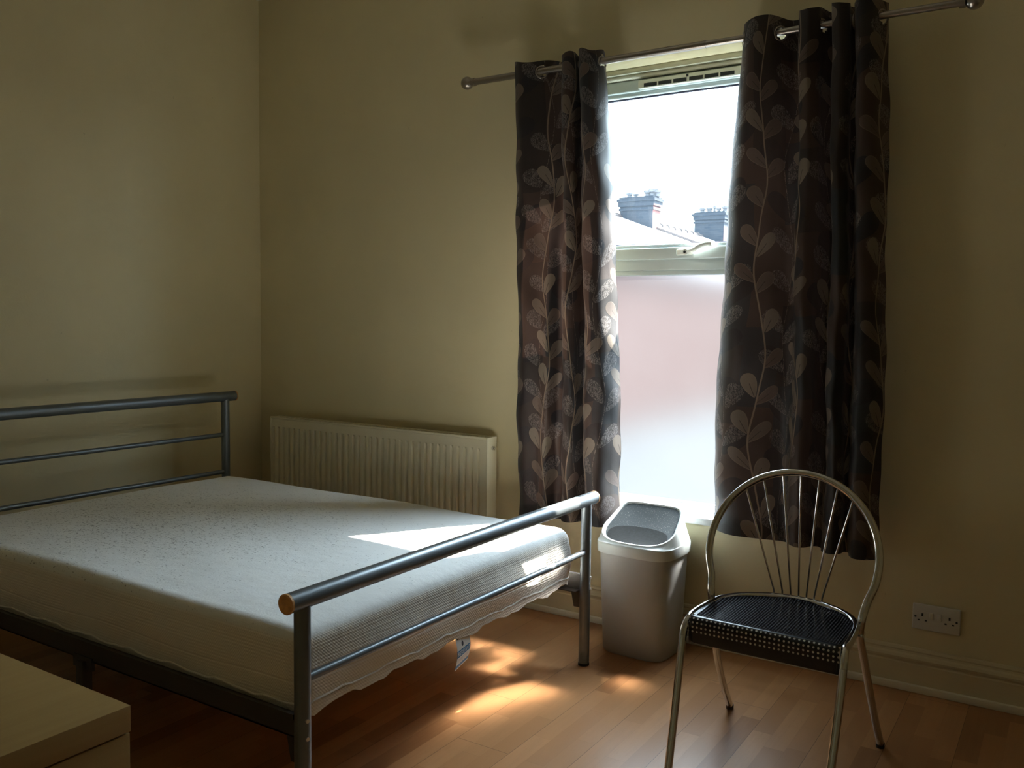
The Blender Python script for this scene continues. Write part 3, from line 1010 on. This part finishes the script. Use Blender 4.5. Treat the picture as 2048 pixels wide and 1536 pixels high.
    me = bpy.data.meshes.new_from_object(to.evaluated_get(bpy.context.evaluated_depsgraph_get()))
    bpy.data.objects.remove(to)
    w_ = max(v.co.x for v in me.vertices) - min(v.co.x for v in me.vertices)
    for v in me.vertices:
        u = 0.5 + v.co.x / w_ * 0.90
        vv = 0.46 + v.co.y / 0.100
        p = tp(u, vv, 0)
        v.co = p + Vector((0.0006 + v.co.z, 0, 0))
    me.materials.append(M_TAGTXT)
    lo = bpy.data.objects.new('lettering', me); COL.objects.link(lo); lo.parent = tg_obj
    return th
mattress()

# ------------------------------------------------------------------ chair
chair = thing('chair', 'chrome tube cafe chair with fan spoke back and black dotted seat', 'chair', (3.169, -1.006, 0), -0.012)
def CH(x, y, z): return Vector((x, y, z))
tr_ = 0.0115
ww, yw, zw, wf, yfo, cc, rh, al = 0.226, 0.215, 0.500, 0.243, 0.463, 0.128, 0.2545, 0.347
def hoop(t, r=rh):
    x = r * math.sin(t); v = cc + r * math.cos(t)
    return Vector((x, yw + v * math.sin(al), zw + v * math.cos(al)))
# back hoop, continuing down into the rear legs
half = [CH(wf, yfo, 0.012), CH(0.240, yfo - 0.085, 0.12), CH(0.235, yfo - 0.165, 0.24), CH(0.226, 0.240, 0.36), CH(0.221, 0.205, 0.43), CH(0.226, 0.203, 0.485)]
arc = [hoop(math.radians(a)) for a in (113, 100, 85, 70, 55, 40, 26, 13)]
right = half + arc
left = [Vector((-p.x, p.y, p.z)) for p in right]
full = catmull(right + [hoop(0)] + list(reversed(left)), 8)
k0 = next(i for i, p in enumerate(full) if p.z > 0.43)
k1 = len(full) - k0 - 1
bm = B(); tube(bm, full[k0:k1 + 1], tr_, 20, caps=False); obj('back_hoop', bm, M_CHROME, chair, auto=0)
for seg_ in (full[:k0 + 1], full[k1:]):
    bm = B(); tube(bm, seg_, tr_, 20); leg = obj('leg', bm, M_CHROME, chair)
    p = seg_[0] if seg_[0].z < 0.1 else seg_[-1]
    bm = B(); cyl(bm, (p.x, p.y, 0.0), (p.x, p.y, 0.016), 0.0128, 20); obj('rubber_foot', bm, M_RUBBER, leg)
# seat loop and front legs in one bent tube
SZ, ws, ds = 0.452, 0.215, 0.375
seat_r = [CH(0.216, -0.135, 0.012), CH(0.222, -0.075, 0.20), CH(0.226, -0.030, 0.36), CH(0.226, -0.010, 0.420), CH(0.222, 0.018, 0.447), CH(0.222, 0.075, SZ)]
arcs = [CH(0.214 * math.cos(a) , 0.170 + 0.195 * math.sin(a), SZ) for a in [math.radians(d) for d in (8, 24, 42, 60, 76)]]
sl = catmull(seat_r + arcs + [CH(0, 0.365, SZ)] + [Vector((-p.x, p.y, p.z)) for p in reversed(seat_r + arcs)], 8)
k0 = next(i for i, p in enumerate(sl) if p.z > 0.40); k1 = len(sl) - k0 - 1
bm = B(); tube(bm, sl[k0:k1 + 1], tr_, 20, caps=False); obj('seat_frame', bm, M_CHROME, chair, auto=0)
for seg_ in (sl[:k0 + 1], sl[k1:]):
    bm = B(); tube(bm, seg_, tr_, 20); leg = obj('leg', bm, M_CHROME, chair)
    p = seg_[0] if seg_[0].z < 0.1 else seg_[-1]
    bm = B(); cyl(bm, (p.x, p.y, 0.0), (p.x, p.y, 0.016), 0.0128, 20); obj('rubber_foot', bm, M_RUBBER, leg)
# spokes
for k in range(7):
    t = [-0.712, -0.462, -0.215, 0.0, 0.230, 0.470, 0.700][k]
    xb = (k - 3) * 0.0245
    yb = 0.170 + 0.195 * math.sqrt(max(0, 1 - (xb / 0.214) ** 2))
    bm = B(); tube(bm, [CH(xb, yb + 0.004, SZ - 0.004), CH(xb * 1.02, yb + 0.004, SZ + 0.02), hoop(t)], 0.0032, 12)
    obj('spoke', bm, M_CHROME, chair)
for s in (1, -1):
    bm = B(); box(bm, min(s * 0.205, s * 0.232), max(s * 0.205, s * 0.232), 0.190, 0.226, 0.424, 0.438, 0.003)
    obj('bracket', bm, M_CHROME, chair)
# seat pad: sheet inside the loop, front apron wrapping down
bm = B(); uvl = bm.loops.layers.uv.new('UVMap')
ny, nx = 30, 40
def seat_half(y):
    if y < 0.170: return 0.2145 - 0.003
    return 0.210 * math.sqrt(max(0.0, 1 - ((y - 0.170) / 0.192) ** 2))
ys = [0.012 + (0.3610 - 0.012) * (1 - (1 - j / ny) ** 1.6) for j in range(ny + 1)]
g = []
for y in ys:
    hw = max(seat_half(y), 0.004)
    row = []
    for i in range(nx + 1):
        s = -1 + 2 * i / nx
        x = s * hw
        d = min(1.0, (hw - abs(x)) / 0.05); e = min(1, (y - 0.0) / 0.05); f = min(1, (0.36 - y) / 0.05)
        dip = 0.010 * max(0, min(d, e, f)) * (2 - max(0, min(d, e, f)))
        row.append(bm.verts.new((x, y, SZ + 0.008 - dip)))
    g.append(row)
for j in range(ny):
    for i in range(nx):
        f = bm.faces.new((g[j][i], g[j][i + 1], g[j + 1][i + 1], g[j + 1][i]))
        for lp in f.loops: lp[uvl].uv = (lp.vert.co.x + 0.5, lp.vert.co.y)
st = obj('seat', bm, M_SEAT, chair, auto=0)
md = st.modifiers.new('thickness', 'SOLIDIFY'); md.thickness = 0.005; md.offset = -1
bm = B(); uvl = bm.loops.layers.uv.new('UVMap')
prof = []                                        # (y, z, arc v)
for k in range(9):
    a = math.radians(90 * k / 8)
    prof.append((0.012 - 0.022 * math.sin(a), SZ + 0.008 - 0.022 * (1 - math.cos(a))))
for k in range(1, 9):
    prof.append((-0.010 + 0.002 * k / 8, SZ - 0.014 - 0.055 * k / 8))
prof.append((-0.004, SZ - 0.071)); prof.append((0.010, SZ - 0.071))
vlen = [0]
for a, b in zip(prof, prof[1:]): vlen.append(vlen[-1] + math.hypot(b[0] - a[0], b[1] - a[1]))
g = [[bm.verts.new(((-1 + 2 * i / 30) * 0.2125, y, z)) for i in range(31)] for y, z in prof]
for j in range(len(prof) - 1):
    for i in range(30):
        f = bm.faces.new((g[j][i], g[j][i + 1], g[j + 1][i + 1], g[j + 1][i]))
        for lp, (a, b) in zip(f.loops, ((i, j), (i + 1, j), (i + 1, j + 1), (i, j + 1))):
            lp[uvl].uv = ((-1 + 2 * a / 30) * 0.2125 + 0.5, vlen[b] - 0.008)
ap = obj('front_apron', bm, M_APRON, chair, auto=0)
ap['label'] = 'black front flap with rows of pale dots'
md = ap.modifiers.new('thickness', 'SOLIDIFY'); md.thickness = 0.003; md.offset = -1

# ------------------------------------------------------------------ waste bin
binx, biny = 2.446, -0.195
wb_ = thing('waste_bin', 'silver grey plastic swing top waste bin below the window, between bed and chair', 'waste bin', (binx, biny, 0), -0.03)
def rr_ring(hx, hy, z, n=72, ex=4.2, cx=0.0, cy=0.0):
    out = []
    for k in range(n):
        a = 2 * PI * (k + 0.5) / n
        c, s = math.cos(a), math.sin(a)
        out.append(Vector((cx + hx * math.copysign(abs(c) ** (2 / ex), c), cy + hy * math.copysign(abs(s) ** (2 / ex), s), z)))
    return out
bm = B()
prof = [(0.128, 0.112, 0.004), (0.134, 0.118, 0.0), (0.139, 0.123, 0.008), (0.143, 0.127, 0.10), (0.148, 0.131, 0.22), (0.1525, 0.135, 0.33), (0.156, 0.138, 0.425), (0.150, 0.132, 0.425), (0.148, 0.130, 0.30), (0.136, 0.119, 0.012)]
loft(bm, [rr_ring(a, b, z) for a, b, z in prof], True, True)
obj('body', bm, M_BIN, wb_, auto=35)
N = 72
def open_ring(sc_x, sc_f, back, dz, drop=0.0):
    # outline of the tilted opening: round at the front, square at the back
    out = []
    for k in range(N):
        a = 2 * PI * (k + 0.5) / N
        c, s = math.cos(a), math.sin(a)
        ex = 2.7 if s < 0 else 7.0
        x = math.copysign(abs(c) ** (2 / ex), c); y = math.copysign(abs(s) ** (2 / ex), s)
        t = (y + 1) / 2
        wx = sc_x * (1.0 if y < -0.2 else 1.0 - 0.15 * ((y + 0.2) / 1.2) ** 1.2)
        yy = -sc_f + (back + sc_f) * t
        # side view: low at the front, rising to the back, a gentle convex curve
        z = 0.452 + 0.120 * (max(0, t) ** 1.15) + dz
        out.append(Vector((x * wx, yy, z)))
    return out
bm = B()
rings = [rr_ring(0.159, 0.141, 0.405), rr_ring(0.163, 0.145, 0.405), rr_ring(0.165, 0.147, 0.412), rr_ring(0.166, 0.148, 0.440), rr_ring(0.165, 0.147, 0.448)]
low = rr_ring(0.163, 0.146, 0.449)
top = open_ring(0.158, 0.142, 0.085, 0.0)
for t in (0.0, 0.25, 0.5, 0.75, 0.93):
    rings.append([a.lerp(b, t) for a, b in zip(low, top)])
rings.append(open_ring(0.156, 0.140, 0.084, 0.006))
rings.append(open_ring(0.150, 0.134, 0.0835, 0.007))
rings.append(open_ring(0.145, 0.129, 0.0825, 0.003))
rings.append(open_ring(0.143, 0.127, 0.0815, -0.010))
loft(bm, rings)
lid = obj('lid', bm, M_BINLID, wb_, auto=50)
bm = B()
rg = [open_ring(0.1435 * s, 0.1275 * s, 0.0820 * s, 0) for s in (1.0, 0.8, 0.6, 0.4, 0.2, 0.02)]
def flz(p, base=-0.004):
    t = (p.y + 0.1275) / (0.0755 + 0.1275)
    x = p.x / 0.1435
    return 0.452 + 0.120 * max(0, t) ** 1.15 + base - 0.010 * (1 - x * x) * math.sin(PI * max(0, min(1, t)))
vr = []
for r_ in rg:
    vr.append([Vector((p.x, p.y, flz(p))) for p in r_])
loft(bm, vr, False, True)
flap = obj('flap', bm, M_FLAP, wb_, auto=0)
flap['label'] = 'dusty dark grey swing flap'
bm = B()
cres = []
for s in (1.0, 0.85, 0.7, 0.5, 0.3, 0.04):
    ring = []
    for k in range(48):
        a = 2 * PI * k / 48
        ex = 2.2
        c, s_ = math.cos(a), math.sin(a)
        x = 0.128 * s * math.copysign(abs(c) ** (2 / ex), c)
        y = -0.066 + (0.055 if s_ < 0 else 0.050) * s * math.copysign(abs(s_) ** (2 / ex), s_)
        p = Vector((x, y, 0)); p.z = flz(p, -0.0022)
        ring.append(p)
    cres.append(ring)
loft(bm, cres, False, True)
fp = obj('flap_dish', bm, M_FLAPD, wb_, auto=0); fp['label'] = 'darker oval hollow of the flap'

# ------------------------------------------------------------------ double socket
sk = thing('double_socket', 'pale double wall socket right of the chair, above the skirting board', 'socket', (3.498, -0.001, 0.274))
bm = B(); box(bm, -0.0785, 0.0785, -0.010, 0.0, -0.047, 0.047, 0.004, 3); obj('plate', bm, M_SOCKET, sk)
for x in (-0.016, 0.010):
    bm = B(); box(bm, x - 0.0065, x + 0.0065, -0.0145, -0.009, -0.006, 0.020, 0.002); obj('rocker_switch', bm, M_SWITCH, sk)
for cx in (-0.045, 0.043):
    for a, b, c, d in ((-0.003, 0.003, 0.003, 0.014), (-0.0155, -0.0085, -0.014, -0.009), (0.0085, 0.0155, -0.014, -0.009)):
        bm = B(); box(bm, cx + a, cx + b, -0.0108, -0.0095, c, d)
        obj('pin_hole', bm, M_DARK, sk)
for x in (-0.068, 0.066):
    bm = B(); cyl(bm, (x, -0.0095, 0.0), (x, -0.0112, 0.0), 0.0038, 14)
    obj('screw', bm, M_DARK, sk)

# ------------------------------------------------------------------ chest in the near left corner
KX1, KY1, KZ = 2.437, -2.477, 0.600
ch = thing('chest_of_drawers', 'low light wood chest of drawers in the near left corner of the view', 'chest of drawers', (2.16, -2.85, 0))
def K(bm, x0, x1, y0, y1, z0, z1, b=0.0): box(bm, x0 - 2.16, x1 - 2.16, y0 + 2.85, y1 + 2.85, z0, z1, b)
bm = B(); K(bm, 1.88, KX1, -3.24, KY1, KZ - 0.050, KZ, 0.0012); obj('top', bm, M_CAB, ch)
bm = B(); K(bm, 1.885, KX1 - 0.022, -3.235, KY1 - 0.002, 0.0, KZ - 0.0505); obj('carcass', bm, M_CAB, ch)
for z0_, z1_ in ((0.335, KZ - 0.053), (0.125, 0.332)):
    bm = B(); K(bm, KX1 - 0.021, KX1 - 0.001, -3.234, KY1 - 0.002, z0_, z1_, 0.001); dr = obj('drawer_front', bm, M_CAB, ch)
    for yy in (-2.98, -2.74):
        bm = B(); cyl(bm, (KX1 - 0.002 - 2.16, yy + 2.85, (z0_ + z1_) / 2), (KX1 + 0.018 - 2.16, yy + 2.85, (z0_ + z1_) / 2), 0.012, 18)
        obj('knob', bm, M_CAB, dr)

# ------------------------------------------------------------------ outside
bm = B(); box(bm, -60, 60, WT + 0.6, 90, -0.75, -0.6)
struct(obj('ground', bm, M_RENDER, smooth=False), 'grey concrete yard outside, seen blurred through the frosted pane', 'ground')
house = thing('terraced_house', 'neighbouring brick terrace with slate roof and two chimney stacks, seen through the upper pane', 'house', (-6.16, 26, -0.6))
hx_, hy_, hz_ = house.location
def HB(bm, x0, x1, y0, y1, z0, z1): return box(bm, x0 - hx_, x1 - hx_, y0 - hy_, y1 - hy_, z0 - hz_, z1 - hz_)
RDG = 3.98; SL = 0.375; EX = -2.9
bm = B(); HB(bm, EX - 6.2, EX - 0.25, 7.0, 48.0, -0.6, RDG - SL * (EX - 0.25 + 6.16) - 0.05); obj('brick_wall', bm, M_BRICK, house, smooth=False)
bm = B(); HB(bm, EX - 0.25, 14.0, 19.0, 24.0, -0.6, 2.62); obj('unseen_sky_block', bm, M_BRICK, house, smooth=False)  # unseen brick block added to screen bright horizon sky behind the frosted pane
bm = B()
sect = [(-6.16, RDG), (EX, RDG - SL * (EX + 6.16)), (EX, RDG - SL * (EX + 6.16) - 0.12), (-6.16, RDG - 0.20), (-9.42, RDG - SL * 3.26 - 0.12), (-9.42, RDG - SL * 3.26)]
loft(bm, [[Vector((x - hx_, y - hy_, z - hz_)) for x, z in sect] for y in (6.8, 48.2)], True, True)
obj('slate_roof', bm, M_SLATE, house, smooth=False)
bm = B()
for k in range(90):
    y = 7.0 + k * 0.46
    tube(bm, [(0, y - hy_, RDG - hz_ - 0.02), (0, y + 0.40 - hy_, RDG - hz_ - 0.02)], 0.075, 10)
    tube(bm, [(0, y + 0.38 - hy_, RDG - hz_ - 0.01), (0, y + 0.46 - hy_, RDG - hz_ - 0.01)], 0.10, 10)
obj('ridge_tiles', bm, M_RIDGE, house)
for yy in (17.55, 23.4):
    bm = B()
    a = [Vector((x - hx_, yy - hy_ + d, z - hz_)) for x, z, d in ((-6.1, RDG + 0.02, 0), (EX, RDG - SL * (EX + 6.16) + 0.03, 0))]
    tube(bm, a, 0.05, 6)
    obj('party_verge', bm, M_RIDGE, house)
def chimney(x0, x1, y0, y1, zt, pots):
    bm = B()
    zb = RDG - SL * (x1 + 6.16) - 0.25
    HB(bm, x0, x1, y0, y1, zb, zt - 0.24)
    HB(bm, x0 - 0.03, x1 + 0.03, y0 - 0.03, y1 + 0.03, zt - 0.34, zt - 0.28)
    HB(bm, x0 - 0.04, x1 + 0.04, y0 - 0.04, y1 + 0.04, zt - 0.24, zt - 0.12)
    HB(bm, x0 - 0.07, x1 + 0.07, y0 - 0.07, y1 + 0.07, zt - 0.12, zt - 0.05)
    HB(bm, x0 - 0.02, x1 + 0.02, y0 - 0.02, y1 + 0.02, zt - 0.05, zt)
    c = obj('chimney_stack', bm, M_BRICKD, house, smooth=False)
    for (px, h, r) in pots:
        bm = B()
        p = Vector((px - hx_, (y0 + y1) / 2 - hy_, zt - hz_))
        tube(bm, [p, p + Vector((0, 0, h * .6)), p + Vector((0, 0, h * .62)), p + Vector((0, 0, h))], [r, r * .85, r * 1.25, r * 1.35], 14)
        obj('chimney_pot', bm, M_POT, c)
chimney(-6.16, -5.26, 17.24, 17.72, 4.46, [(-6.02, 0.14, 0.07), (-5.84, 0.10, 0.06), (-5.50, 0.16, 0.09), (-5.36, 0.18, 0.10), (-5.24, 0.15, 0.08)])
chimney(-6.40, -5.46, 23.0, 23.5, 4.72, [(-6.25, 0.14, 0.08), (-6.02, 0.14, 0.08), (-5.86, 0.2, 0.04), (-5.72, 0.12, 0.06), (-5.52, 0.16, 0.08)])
